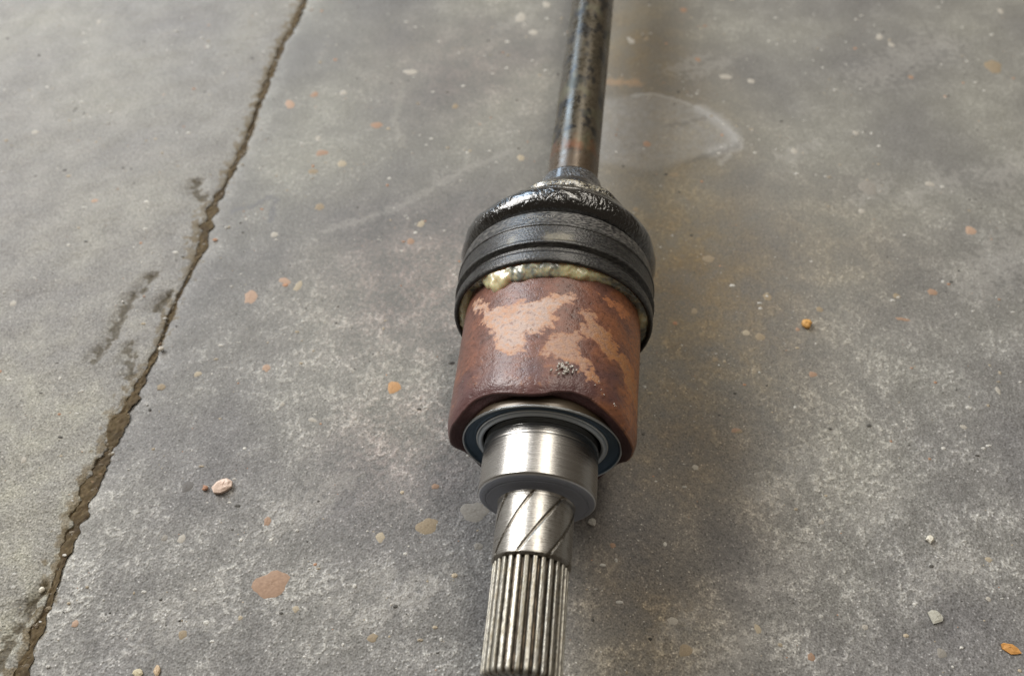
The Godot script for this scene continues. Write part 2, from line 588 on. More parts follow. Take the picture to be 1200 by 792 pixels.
# a stone: an uneven low dome (or a whole lump) with its own outline
func stone_mesh(seed_: int, whole: bool, rings: int, segs: int, angular := 0.0) -> ArrayMesh:
	var n := noise(seed_, 0.9, 2)
	var st := SurfaceTool.new()
	st.begin(Mesh.PRIMITIVE_TRIANGLES)
	st.set_smooth_group(0 if angular < 0.5 else -1)
	var pts := []
	for j in rings + 1:
		var t := float(j) / rings
		var row := []
		for i in segs:
			var a := TAU * i / segs
			var k := 1.0 + (0.36 + angular * 0.15) * n.get_noise_2d(cos(a) * 1.2, sin(a) * 1.2)
			if angular > 0.0:
				k *= 1.0 + angular * 0.25 * n.get_noise_1d(floorf(i * 5.0 / segs) * 3.1)
			var ph := (1.0 - t) * PI * 0.5 if not whole else (0.5 - t) * PI
			var flat := pow(absf(sin(ph)), 0.75) * signf(sin(ph))
			row.append(Vector3(cos(a) * cos(ph) * k, flat + (0.12 + angular * 0.25) * n.get_noise_2d(cos(a) * 2.0 + t * 3.0, sin(a) * 2.0), sin(a) * cos(ph) * k))
		pts.append(row)
	for j in rings:
		for i in segs:
			var q := (i + 1) % segs
			for v in [pts[j][i], pts[j][q], pts[j + 1][i], pts[j][q], pts[j + 1][q], pts[j + 1][i]]:
				st.add_vertex(v)
	st.generate_normals()
	return st.commit()


func build_stones() -> void:
	var root: Node = get_node("floor")
	var tones := {"p": Color8(206, 164, 134), "o": Color8(178, 134, 102), "t": Color8(158, 138, 104), "c": Color8(200, 186, 156), "w": Color8(205, 202, 192), "g": Color8(150, 148, 142), "d": Color8(78, 78, 80), "a": Color8(226, 158, 84)}
	var mats := {}
	var mottle := NoiseTexture2D.new()
	mottle.width = 128
	mottle.height = 128
	mottle.seamless = true
	mottle.noise = noise(31, 0.05, 4)
	var ramp := Gradient.new()
	ramp.set_color(0, Color(0.78, 0.76, 0.74))
	ramp.set_color(1, Color(1, 1, 1))
	mottle.color_ramp = ramp
	for k in tones:
		var m := StandardMaterial3D.new()
		m.resource_name = "stone " + k
		m.albedo_color = (tones[k] as Color).lerp(Color8(132, 128, 122), 0.42)
		m.albedo_texture = mottle
		m.uv1_triplanar = true
		m.uv1_scale = Vector3(0.6, 0.6, 0.6)
		m.roughness = 0.7
		mats[k] = m
	var shapes := []
	for k in 6:
		shapes.append(stone_mesh(40 + k, false, 3, 11 if k < 5 else 20))
	# aggregate set in the concrete: x, z, half width mm, half depth mm, tone
	var aggregate := [[-0.1338, -0.2585, 3.0, 5.0, "p"], [-0.0558, -0.2038, 3.4, 3.6, "a"], [-0.0970, -0.1097, 6.9, 5.2, "o"], [-0.0358, -0.1343, 4.5, 3.4, "t"], [-0.1032, -0.1366, 1.4, 2.3, "o"], [-0.1181, -0.2150, 1.8, 2.0, "p"], [-0.1408, -0.1526, 2.8, 2.6, "d"], [-0.1377, -0.1290, 1.6, 1.9, "w"],
		[-0.0995, -0.3576, 2.7, 2.6, "c"], [-0.1155, -0.3511, 2.7, 2.5, "t"], [-0.1248, -0.4223, 2.4, 3.0, "o"], [-0.1067, -0.4240, 2.4, 2.6, "w"], [-0.1387, -0.4122, 2.7, 4.2, "p"], [-0.0825, -0.3918, 3.6, 2.8, "o"], [-0.1166, -0.3801, 1.5, 2.3, "w"], [-0.1123, -0.3672, 4.0, 2.6, "o"], [-0.0657, -0.4450, 4.4, 2.7, "w"],
		[-0.0355, -0.4105, 2.1, 2.5, "t"], [-0.0500, -0.3096, 1.9, 2.6, "c"], [-0.0547, -0.2963, 2.1, 2.2, "o"], [-0.1075, -0.3227, 2.4, 3.0, "t"], [-0.1290, -0.3013, 2.1, 1.9, "w"], [-0.1104, -0.2653, 1.8, 3.4, "c"], [-0.1180, -0.2687, 3.5, 1.7, "p"], [0.1415, -0.2374, 1.1, 1.3, "o"], [0.1221, -0.2326, 2.5, 2.1, "t"],
		[0.1158, -0.2353, 1.9, 1.6, "c"], [0.1554, -0.2502, 1.9, 1.6, "t"], [0.1302, -0.2580, 2.0, 2.8, "t"], [0.1043, -0.2840, 3.2, 2.4, "t"], [0.0920, -0.2491, 1.7, 1.9, "t"], [0.1953, -0.2437, 3.4, 1.1, "o"], [0.1965, -0.2585, 2.0, 1.7, "t"], [0.2157, -0.2613, 2.6, 2.0, "o"], [0.2483, -0.4835, 2.3, 3.9, "w"],
		[0.3409, -0.5138, 1.8, 3.1, "w"], [0.2539, -0.4748, 2.0, 2.9, "w"], [0.1670, -0.3687, 1.8, 2.6, "w"], [0.2075, -0.3855, 1.8, 2.3, "w"], [0.2025, -0.3384, 4.9, 5.6, "g"], [0.1942, -0.3194, 1.9, 2.0, "w"], [0.2498, -0.3045, 3.3, 3.2, "p"], [0.3133, -0.4505, 5.0, 6.4, "t"], [0.2568, -0.4397, 1.6, 2.2, "o"],
		[0.1221, -0.4578, 1.7, 2.3, "o"], [0.1433, -0.2110, 2.2, 1.7, "o"], [0.1018, -0.1805, 2.7, 1.3, "o"], [0.1305, -0.1366, 1.3, 1.3, "w"], [0.1896, -0.1038, 1.0, 1.0, "w"], [0.0956, -0.0922, 1.3, 1.8, "c"], [0.1645, -0.0833, 2.0, 2.0, "g"], [0.2281, -0.2015, 1.0, 2.1, "w"], [0.1142, -0.0817, 1.5, 1.5, "o"],
		[0.0664, -0.0842, 2.9, 2.3, "t"], [0.1952, -0.1199, 1.4, 1.1, "c"], [0.1376, -0.0929, 1.2, 1.2, "w"], [0.0807, -0.1620, 1.3, 1.5, "w"], [-0.1176, -0.2145, 1.6, 2.0, "p"], [-0.1498, -0.2110, 2.0, 1.5, "c"], [-0.1655, -0.2038, 1.8, 1.9, "t"], [-0.1449, -0.1294, 1.4, 1.5, "g"], [-0.0855, -0.0998, 1.3, 1.3, "c"],
		[-0.1067, -0.0965, 1.0, 1.0, "c"], [-0.2164, -0.1654, 1.3, 1.7, "w"], [-0.1709, -0.0942, 1.3, 1.3, "p"], [-0.1279, -0.0900, 1.7, 1.7, "t"], [-0.1068, -0.1945, 1.2, 1.2, "w"], [-0.0913, -0.1858, 2.3, 1.1, "w"], [0.0979, -0.2194, 1.6, 1.5, "t"], [0.1029, -0.1800, 1.9, 1.1, "t"], [0.0417, -0.1261, 1.2, 1.1, "o"],
		[0.0627, -0.0952, 2.0, 1.7, "w"], [-0.0333, -0.1526, 1.8, 1.2, "o"], [-0.0541, -0.0887, 2.0, 1.6, "t"], [-0.0550, -0.1294, 1.8, 2.2, "c"], [0.0240, -0.5222, 2.4, 4.2, "w"], [0.0059, -0.5066, 3.5, 6.2, "w"], [0.0145, -0.4884, 2.9, 3.0, "w"], [0.0802, -0.4786, 2.0, 3.4, "w"], [0.1197, -0.5149, 2.4, 3.1, "o"],
		[0.0903, -0.4815, 2.0, 2.4, "t"], [0.0804, -0.3755, 2.3, 3.1, "o"], [0.0050, -0.3627, 2.0, 3.0, "c"], [0.1529, -0.4353, 2.2, 2.6, "w"], [0.1372, -0.4397, 3.8, 2.7, "w"], [0.2388, -0.3411, 2.9, 2.1, "w"], [0.0036, -0.1369, 1.4, 1.5, "w"], [-0.0163, -0.1408, 5.4, 4.3, "g"], [-0.0141, -0.1257, 1.8, 1.8, "g"],
		[0.0688, -0.3207, 1.9, 1.7, "t"], [0.0934, -0.3482, 3.0, 1.8, "t"], [0.2057, -0.1822, 1.6, 1.1, "w"], [-0.2884, -0.3855, 1.8, 2.3, "w"], [-0.2848, -0.5014, 1.5, 2.5, "w"], [-0.2537, -0.2541, 1.7, 1.7, "w"], [-0.2346, -0.3274, 1.9, 1.7, "p"]]
	for e in aggregate:
		var o := MeshInstance3D.new()
		o.name = "pebble"
		o.mesh = shapes[5] if e[2] > 4.0 else shapes[rng.randi() % 5]
		o.material_override = mats[e[4]]
		var high: float = 0.00028 + 0.00004 * minf(e[2], e[3])
		o.scale = Vector3(e[2] * 0.00105, high, e[3] * 0.00105)
		o.rotation.y = rng.randf_range(-0.4, 0.4)
		o.position = Vector3(e[0], floor_y(e[0], e[1]) - 0.0001, e[1])
		root.add_child(o, true)
	# loose stones and chips
	var loose := [
		["stone_chip", Vector2(-0.1249, -0.1522), Vector3(3.6, 1.7, 3.3), Color8(226, 204, 190), 1.6, "rough pinkish white stone chip beside a small orange crumb, left of the shaft", "stone"],
		["stone_crumb", Vector2(-0.1324, -0.1514), Vector3(1.7, 1.0, 1.3), Color8(190, 146, 120), 1.0, "small orange crumb between a dark pebble and a rough pinkish white chip", "stone"],
		["amber_pebble", Vector2(0.1463, -0.2400), Vector3(2.7, 1.6, 2.5), Color8(206, 158, 88), 0.0, "round amber pebble on the brownish floor right of the rusty housing", "stone"],
		["orange_flake", Vector2(0.1913, -0.0852), Vector3(3.9, 0.5, 2.1), Color8(200, 146, 78), 2.2, "long bright orange flake lying at the lower right of the floor", "flake"],
		["stone_chip", Vector2(0.1733, -0.1283), Vector3(1.8, 1.0, 1.9), Color8(222, 219, 206), 1.0, "small angular white chip on the dark slab above a pale grey chip", "stone"],
		["stone_chip", Vector2(0.1667, -0.0968), Vector3(2.9, 0.6, 2.6), Color8(182, 182, 172), 1.0, "flat pale grey chip on the dark slab left of the orange flake", "stone"],
		["stone_chip", Vector2(-0.1893, -0.1079), Vector3(1.3, 1.0, 1.2), Color8(226, 222, 208), 0.0, "small white grain at the edge of the left slab beside the dirty joint", "stone"],
		["stone_chip", Vector2(-0.1412, -0.0758), Vector3(2.0, 0.7, 1.8), Color8(200, 192, 164), 1.0, "cream stone chip at the floor's near edge, the left one of two", "stone"],
		["stone_chip", Vector2(-0.1340, -0.0765), Vector3(1.4, 0.6, 2.3), Color8(196, 174, 144), 1.0, "narrow tan stone chip at the floor's near edge, the right one of two", "stone"],
		["stone_chip", Vector2(0.0338, -0.1358), Vector3(1.7, 1.1, 1.4), Color8(214, 214, 210), 1.0, "white glinting chip just right of the polished collar", "stone"],
		["pebble", Vector2(-0.1705, -0.2250), Vector3(1.3, 1.0, 1.2), Color8(222, 218, 208), 0.0, "round white grain on the right edge of the dirty joint", "stone"],
	]
	var k := 0
	for e in loose:
		var sm := StandardMaterial3D.new()
		sm.albedo_color = e[3]
		sm.albedo_texture = mottle
		sm.uv1_triplanar = true
		sm.uv1_scale = Vector3(0.7, 0.7, 0.7)
		sm.roughness = 0.6
		var o := MeshInstance3D.new()
		o.name = e[0]
		o.mesh = stone_mesh(70 + k, true, 5, 9, e[4])
		o.material_override = sm
		o.scale = e[2] * 0.001
		o.rotation.y = 0.55 if e[0] == "orange_flake" else rng.randf_range(0.0, TAU)
		o.rotation.y *= -1.0
		o.position = Vector3(e[1].x, floor_y(e[1].x, e[1].y) + e[2].y * 0.0007, e[1].y)
		add_child(o, true)
		tag(o, e[5], e[6], "loose stones and chips")
		k += 1
	# grit nobody could count
	var mm := MultiMesh.new()
	mm.transform_format = MultiMesh.TRANSFORM_3D
	mm.use_colors = true
	mm.mesh = stone_mesh(99, false, 2, 6)
	var count := 6500
	mm.instance_count = count
	var clump := noise(61, 18.0, 3)
	var i := 0
	while i < count:
		var p := Vector2(rng.randf_range(-0.40, 0.42), rng.randf_range(-0.60, -0.03))
		var packed := i < 700
		if packed:
			var j := joint_at(p.y)
			p.x = j.x + rng.randf_range(-1.3, 1.3) * j.y
			if p.y > -0.05 or p.y < -0.55:
				continue
		elif rng.randf() > 0.45 + clump.get_noise_2d(p.x, p.y) * 1.6:
			continue
		var size := 0.00024 + 0.00085 * pow(rng.randf(), 5.5)
		var low := -0.0011 if packed else 0.0
		if not packed and absf(p.x - joint_at(p.y).x) < 0.005:
			size *= 0.6
		var b := Basis(Vector3.UP, rng.randf() * TAU).scaled(Vector3(size * rng.randf_range(0.7, 1.7), size * 0.45, size * rng.randf_range(0.6, 1.1)))
		mm.set_instance_transform(i, Transform3D(b, Vector3(p.x, floor_y(p.x, p.y) + low, p.y)))
		var pick := rng.randf()
		var c := Color8(186, 184, 178) if pick < 0.55 else Color8(160, 148, 128) if pick < 0.75 else Color8(168, 128, 100) if pick < 0.83 else Color8(72, 70, 66)
		if packed:
			c = c.lerp(Color8(84, 70, 48), rng.randf_range(0.5, 1.0))
		mm.set_instance_color(i, c.srgb_to_linear() * rng.randf_range(0.7, 1.1))
		i += 1
	var grit := MultiMeshInstance3D.new()
	grit.name = "grit"
	grit.multimesh = mm
	var gm := StandardMaterial3D.new()
	gm.resource_name = "grit"
	gm.vertex_color_use_as_albedo = true
	gm.roughness = 0.75
	grit.material_override = gm
	add_child(grit)
	tag(grit, "fine pale grit and sand grains strewn over the concrete floor", "grit", "", "stuff")


# ------------------------------------------------------------------ the axle shaft
func ring_texture(seed_: int, lo: float, hi: float, streak: int, w := 256, h := 512) -> ImageTexture:
	# fine turning marks that run round the part
	var im := noise(seed_, 0.35, 4).get_image(streak, h, false, false, true)
	im.resize(w, h, Image.INTERPOLATE_BILINEAR)
	im.convert(Image.FORMAT_L8)
	var d := im.get_data()
	for k in d.size():
		d[k] = clampi(int(lerpf(lo, hi, d[k] / 255.0) * 255.0), 0, 255)
	return ImageTexture.create_from_image(Image.create_from_data(w, h, false, Image.FORMAT_L8, d))


func steel(r: float, g: float, b: float, rough: float, seed_: int, scale := 0.004) -> StandardMaterial3D:
	var m := StandardMaterial3D.new()
	m.resource_name = "turned steel"
	m.albedo_color = Color(r / 255.0, g / 255.0, b / 255.0)
	m.metallic = 1.0
	m.roughness = 1.0
	m.roughness_texture = ring_texture(seed_, rough * 0.75, rough * 1.3, 12)
	m.heightmap_enabled = true
	m.heightmap_texture = ring_texture(seed_ + 1, 0.0, 1.0, 8)
	m.heightmap_scale = scale
	m.anisotropy_enabled = true
	m.anisotropy = 0.6
	return m


func build_shaft() -> void:
	var root := Node3D.new()
	root.name = "axle_shaft"
	root.position = Vector3(-0.00346 + REST * sin(deg_to_rad(5.73)), 0, -REST * cos(deg_to_rad(5.73)))
	root.rotation_degrees.y = -5.73
	add_child(root)
	tag(root, "used axle shaft with splined end, rusty joint housing and black rubber boot", "axle shaft")
	build_spline(root)
	build_journal(root)
	build_seal(root)
	build_housing(root)
	build_boot(root)
	build_bar(root)


func build_spline(root: Node) -> void:
	var m := StandardMaterial3D.new()
	m.resource_name = "worn spline steel"
	m.vertex_color_use_as_albedo = true
	m.metallic = 0.75
	m.roughness = 0.42
	var n := noise(5, 900.0, 3)
	var teeth := 28
	var p := fine([Vector2(104.0, 1.0), Vector2(102.6, 1.0), Vector2(101.6, 1.0), Vector2(64.0, 1.0), Vector2(63.0, 0.9), Vector2(62.6, 0.0), Vector2(62.5, -1.0), Vector2(62.5, -6.0)], 0.7)
	var segs := teeth * 16
	var put := func(i: int, j: int) -> Vector3:
		var s := p[j].x
		var a := TAU * i / segs - PI
		var t := fposmod(float(i) / 16.0, 1.0)
		var wave := smoothstep(0.10, 0.30, t) * (1.0 - smoothstep(0.70, 0.90, t))
		var q := p[j].y
		var r: float
		if q > 0.85:
			var run := clampf((102.8 - s) / 1.6, 0.0, 1.0)      # the cutter runs out towards the land
			r = lerpf(13.45, 12.05 + 1.40 * wave, run) - (1.0 - q) * 4.0
		elif q >= 0.0:
			r = 11.75 + 0.9 * wave * q
		else:
			r = maxf(0.3, 11.6 + q * 1.9)
		r += n.get_noise_3d(sin(a) * 0.013, cos(a) * 0.013, s * 0.0004) * 0.07
		return on_axis(s * 0.001, r * 0.001, a)
	var tone := func(i: int, j: int, pos: Vector3) -> Color:
		var t := fposmod(float(i) / 16.0, 1.0)
		var wave := smoothstep(0.12, 0.28, t) * (1.0 - smoothstep(0.72, 0.88, t))
		var k := n.get_noise_3d(pos.x * 1.2, pos.y * 1.2, pos.z * 0.25)
		var q3 := n.get_noise_3d(pos.x * 3.0, pos.y * 3.0, pos.z * 1.4)
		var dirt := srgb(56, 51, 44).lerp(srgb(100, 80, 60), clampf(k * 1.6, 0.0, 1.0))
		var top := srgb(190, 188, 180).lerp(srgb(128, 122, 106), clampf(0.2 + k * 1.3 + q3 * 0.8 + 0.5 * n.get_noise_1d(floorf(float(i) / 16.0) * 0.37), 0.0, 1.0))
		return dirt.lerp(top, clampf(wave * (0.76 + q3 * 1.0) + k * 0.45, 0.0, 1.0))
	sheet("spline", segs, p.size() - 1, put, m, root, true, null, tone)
	root.get_child(root.get_child_count() - 1).set_meta("label", "ridged splined end with dirt between the teeth")


func build_journal(root: Node) -> void:
	# the plain land between spline and collar, with slanting oil grooves cut round it
	var m := steel(160, 158, 154, 0.27, 201)
	var p := fine([Vector2(126.0, 15.6), Vector2(124.6, 14.6), Vector2(123.2, 14.15), Vector2(101.6, 14.15), Vector2(100.6, 13.7), Vector2(100.2, 12.6)], 0.35)
	var put := func(i: int, j: int) -> Vector3:
		var a := TAU * i / 400 - PI
		var s := p[j].x
		var r := p[j].y
		var turn := a - (s - 112.0) * deg_to_rad(2.75) - deg_to_rad(8.0)
		var off := absf(wrapf(turn, -PI / 8.0, PI / 8.0)) * 14.0
		var cut := smoothstep(0.85, 0.35, off) * smoothstep(123.8, 122.6, s) * smoothstep(101.4, 102.6, s)
		return on_axis(s * 0.001, (r - cut * 0.42) * 0.001, a)
	m.vertex_color_use_as_albedo = true
	var stain := noise(206, 500.0, 3)
	var tone := func(i: int, j: int, pos: Vector3) -> Color:
		var turn := TAU * i / 400 - PI - (p[j].x - 112.0) * deg_to_rad(2.75) - deg_to_rad(8.0)
		var off := absf(wrapf(turn, -PI / 8.0, PI / 8.0)) * 14.0
		var dirt := smoothstep(0.9, 0.2, off) * 0.75 + 0.4 * smoothstep(0.15, 0.5, stain.get_noise_3d(pos.x, pos.y, pos.z * 0.6)) + 0.5 * smoothstep(102.6, 101.0, p[j].x)
		return Color(1, 1, 1).lerp(Color(0.30, 0.26, 0.20), clampf(dirt, 0.0, 0.9))
	sheet("oil_groove_land", 400, p.size() - 1, put, m, root, true, null, tone)
	# the polished collar that runs in the seal
	var c := steel(160, 158, 155, 0.25, 211)
	lathe("collar", [Vector2(165, 21.9), Vector2(149.2, 21.9), Vector2(148.6, 21.75), Vector2(147.4, 21.75), Vector2(146.9, 22.0), Vector2(143.4, 22.02), Vector2(143.2, 21.92), Vector2(142.9, 22.02), Vector2(127.2, 22.05), Vector2(126.9, 22.0), Vector2(126.5, 21.75)], c, root, 300, 0.4)
	var edge := steel(214, 218, 224, 0.3, 231)
	lathe("collar_edge", [Vector2(126.5, 21.75), Vector2(126.2, 21.45), Vector2(126.1, 21.3)], edge, root, 300, 0.1)
	var f := steel(142, 147, 160, 0.40, 221, 0.014)
	f.metallic = 0.55
	var face := lathe("collar_face", [Vector2(126.1, 21.3), Vector2(125.6, 20.4), Vector2(125.2, 19.2), Vector2(125.4, 18.9), Vector2(125.0, 18.6), Vector2(124.6, 16.2), Vector2(124.4, 15.4), Vector2(123.9, 14.1)], f, root, 300, 0.3)
	face.set_meta("label", "dark oily front face of the polished collar")


func build_seal(root: Node) -> void:
	var wall := matte(82, 73, 61, 0.36)
	wall.resource_name = "greasy seal wall"
	wall.metallic = 0.35
	wall.albedo_texture = blotches(301, Color(0.8, 0.75, 0.68), Color(1.0, 0.98, 0.95))
	wall.clearcoat_enabled = true
	wall.clearcoat = 0.4
	wall.clearcoat_roughness = 0.2
	var shell := lathe("seal_ring", [Vector2(162.00, 30.00), Vector2(154.70, 30.52), Vector2(149.70, 31.05), Vector2(148.90, 30.94)], wall, root, 260, 0.5)
	shell.set_meta("label", "dark dust seal ring between collar and rusty housing")
	var rim := steel(190, 196, 200, 0.3, 311)
	lathe("rim", [Vector2(148.90, 30.94), Vector2(148.30, 30.68), Vector2(148.20, 30.31), Vector2(148.50, 30.00)], rim, shell, 260, 0.2)
	var dark := steel(88, 106, 124, 0.34, 321, 0.01)
	lathe("seal_face", [Vector2(148.50, 30.00), Vector2(149.40, 29.37), Vector2(150.30, 26.42), Vector2(150.20, 25.68)], dark, shell, 260, 0.3)
	var bright := steel(226, 230, 232, 0.28, 331)
	lathe("inner_ring", [Vector2(150.2, 25.6), Vector2(149.6, 25.45), Vector2(149.5, 25.1), Vector2(149.7, 24.95)], bright, shell, 260, 0.15)
	var mid := steel(206, 216, 226, 0.42, 341, 0.006)
	lathe("inner_face", [Vector2(149.7, 24.95), Vector2(149.1, 24.75), Vector2(148.6, 24.35), Vector2(148.4, 23.8), Vector2(148.6, 23.2), Vector2(149.4, 22.75), Vector2(150.3, 22.7)], mid, shell, 260, 0.2)
	var lip := matte(20, 20, 21, 0.4)
	lathe("seal_lip", [Vector2(150.30, 22.70), Vector2(152.60, 22.40), Vector2(157.00, 21.90)], lip, shell, 200, 0.4)


func blotches(seed_: int, a: Color, b: Color, freq := 0.03) -> NoiseTexture2D:
	var t := NoiseTexture2D.new()
	t.width = 256
	t.height = 256
	t.seamless = true
	t.noise = noise(seed_, freq, 5)
	var g := Gradient.new()
	g.set_color(0, a)
	g.set_color(1, b)
	t.color_ramp = g
	return t


# where the cast housing's front edge lies, by angle (degrees from the top)
func table(keys: Array, x: float) -> float:
	for k in range(0, keys.size() - 2, 2):
		if x <= keys[k + 2]:
			var f := clampf((x - keys[k]) / (keys[k + 2] - keys[k]), 0.0, 1.0)
			return lerpf(keys[k + 1], keys[k + 3], f * f * (3.0 - 2.0 * f))
	return keys[keys.size() - 1]


const FRONT := [-180.0, 151.0, -150.0, 148.0, -120.0, 152.0, -90.0, 147.5, -62.5, 148.7, -51.0, 151.8, -40.7, 153.2, -28.7, 152.6, -18.3, 151.7, -6.2, 150.8, 2.6, 152.0, 10.4, 153.8, 21.7, 153.8, 30.0, 152.4, 42.5, 149.6, 55.0, 147.0, 75.0, 146.2, 95.0, 149.0, 120.0, 153.0, 150.0, 148.0, 180.0, 151.0]
const FACE := [-180.0, 152.0, -90.0, 149.0, -60.0, 149.2, -35.0, 151.8, -6.0, 154.2, 15.0, 152.6, 40.0, 150.6, 60.0, 148.6, 80.0, 148.2, 120.0, 152.0, 180.0, 152.0]


func lobe(a: float) -> float:                         # the casting is slightly three-lobed towards the front
	return 1.5 * (1.0 - cos(3.0 * (a - deg_to_rad(50.0)))) * 0.5


func front_at(a: float) -> float:
	var t := 0.0
	for k in 7:
		t += table(FRONT, wrapf(a + (k - 3) * 2.2, -180.0, 180.0))
	return t / 7.0


func inside_by(p: Vector2, poly: PackedVector2Array) -> float:
	# how far inside the outline, in mm of the housing's skin (degrees run 0.65 mm each); negative outside
	var best := 99.0
	var q := Vector2(p.x * 0.65, p.y)
	for k in poly.size():
		var a := poly[k] * Vector2(0.65, 1.0)
		var b := poly[(k + 1) % poly.size()] * Vector2(0.65, 1.0)
		best = minf(best, q.distance_squared_to(Geometry2D.get_closest_point_to_segment(q, a, b)))
	best = sqrt(best)
	return best if Geometry2D.is_point_in_polygon(p, poly) else -best


func rust_texture() -> Array:
	var w := 1024
	var h := 400
	var n1 := bytes(noise(401, 0.012, 5), w, h)
	var n2 := bytes(noise(402, 0.07, 4), w, h)
	var n3 := bytes(noise(403, 0.3, 2), w, h)
	var wx := bytes(noise(404, 0.035, 4), w, h)
	var wy := bytes(noise(405, 0.035, 4), w, h)
	# worn, lighter patches: angle in degrees, station in mm
	var bare := PackedVector2Array([Vector2(-61.5, 201.6), Vector2(-50.7, 200.4), Vector2(-45.3, 194.6), Vector2(-35.0, 190.7), Vector2(-21.9, 191.1), Vector2(-1.3, 194.1), Vector2(10.0, 196.7), Vector2(12.6, 193.8), Vector2(4.8, 189.9), Vector2(1.0, 184.0), Vector2(2.5, 179.5), Vector2(-6.1, 177.3), Vector2(-14.7, 174.8), Vector2(-15.1, 169.5), Vector2(-20.5, 167.8), Vector2(-29.3, 169.4), Vector2(-34.6, 175.8), Vector2(-38.8, 181.3), Vector2(-45.6, 186.0), Vector2(-46.2, 191.5), Vector2(-58.4, 197.3)])
	var bare2 := PackedVector2Array([Vector2(-2.9, 169.0), Vector2(2.8, 176.9), Vector2(11.7, 178.0), Vector2(18.3, 182.8), Vector2(17.7, 190.1), Vector2(21.4, 190.0), Vector2(32.3, 184.8), Vector2(43.5, 179.5), Vector2(55.7, 177.0), Vector2(68.7, 173.3), Vector2(76.0, 166.0), Vector2(72.0, 158.0), Vector2(56.2, 163.5), Vector2(47.6, 170.3), Vector2(34.5, 172.8), Vector2(27.4, 177.8), Vector2(19.8, 178.6), Vector2(16.7, 173.5), Vector2(19.4, 168.9), Vector2(24.4, 165.7), Vector2(31.2, 160.7), Vector2(22.6, 158.6), Vector2(15.1, 164.6), Vector2(1.9, 165.4)])
	var bare3 := PackedVector2Array([Vector2(27.2, 199.7), Vector2(40.7, 200.6), Vector2(52.3, 200.8), Vector2(56.8, 196.6), Vector2(46.3, 195.4), Vector2(36.0, 196.9)])
	var out := PackedByteArray()
	out.resize(w * h * 3)
	var rough := PackedByteArray()
	rough.resize(w * h)
	var bump := PackedByteArray()
	bump.resize(w * h)
	for y in h:
		for x in w:
			var k := y * w + x
			var a := 360.0 * x / w - 180.0
			var s := 216.0 - 72.0 * y / h
			var p := Vector2(a + (wx[k] - 128) * 0.035, s + (wy[k] - 128) * 0.020)
			var f1 := (n1[k] - 128) / 128.0
			var f2 := (n2[k] - 128) / 128.0
			var f3 := (n3[k] - 128) / 128.0
			var c := Vector3(103, 69, 58) + Vector3(17, 9, 4) * f1 + Vector3(9, 6, 5) * f2 + Vector3(8, 7, 7) * f3
			c = c.lerp(Vector3(82, 58, 60), smoothstep(172.0, 152.0, s + f1 * 8.0) * 0.75)       # purplish towards the front
			c = c.lerp(Vector3(138, 88, 54) + Vector3(14, 8, 4) * f2, smoothstep(22.0, 62.0, a + f1 * 22.0) * (1.0 - smoothstep(95.0, 130.0, a)) * 0.75)
			var pit := smoothstep(0.42, 0.62, f3 * 0.6 - f2 * 0.7)
			c = c.lerp(Vector3(62, 42, 38), pit * 0.6)
			var ro := 0.42 + f2 * 0.06 - 0.08 * smoothstep(162.0, 155.0, s)
			var hh := 130.0 + f2 * 22.0 + f3 * 26.0 - pit * 50.0
			if a > -70.0 and a < 85.0 and s > 154.0 and s < 205.0:
				var d1 := inside_by(p, bare)
				var d2 := inside_by(p, bare2)
				var d3 := inside_by(p, bare3)
				var d := maxf(d1, maxf(d2, d3)) + f2 * 1.2 + f3 * 0.9 + f1 * 0.6
				var f := smoothstep(-0.7, 0.7, d)
				if f > 0.0:
					var pale := Vector3(170, 149, 138).lerp(Vector3(164, 126, 102), clampf(0.3 + f1 * 0.9 + f2 * 0.9, 0.0, 1.0))
					if d2 > d1:
						pale = Vector3(156, 126, 110).lerp(Vector3(148, 104, 68), clampf(smoothstep(12.0, 45.0, a) + f2 * 0.5, 0.0, 1.0))
					if d3 > maxf(d1, d2):
						pale = Vector3(150, 98, 66)
					pale += Vector3(15, 15, 15) * f3 + Vector3(12, 8, 4) * f2
					pale = pale.lerp(Vector3(112, 76, 64), clampf(smoothstep(0.35, 0.9, -f2 + f3 * 0.5) * 0.55, 0.0, 1.0))
					pale = pale.lerp(Vector3(158, 102, 66), smoothstep(1.8, 0.2, d + f1 * 0.8) * 0.4)
					c = c.lerp(pale, f)
					ro = lerpf(ro, 0.62, f)
					hh -= 20.0 * f
				if f2 > 0.48 and f1 > 0.1 and s < 172.0:
					c = c.lerp(Vector3(136, 92, 62), 0.55)                                        # faint rust blooms
			if a > 50.0 and a < 110.0 and f2 + f1 > 0.35:
				c = c.lerp(Vector3(150, 96, 56), 0.5)
			out[k * 3] = clampi(int(c.x), 0, 255)
			out[k * 3 + 1] = clampi(int(c.y), 0, 255)
			out[k * 3 + 2] = clampi(int(c.z), 0, 255)
			rough[k] = clampi(int(ro * 255.0), 0, 255)
			bump[k] = clampi(int(hh), 0, 255)
	return [ImageTexture.create_from_image(Image.create_from_data(w, h, false, Image.FORMAT_RGB8, out)), ImageTexture.create_from_image(Image.create_from_data(w, h, false, Image.FORMAT_L8, rough)), ImageTexture.create_from_image(Image.create_from_data(w, h, false, Image.FORMAT_L8, bump))]


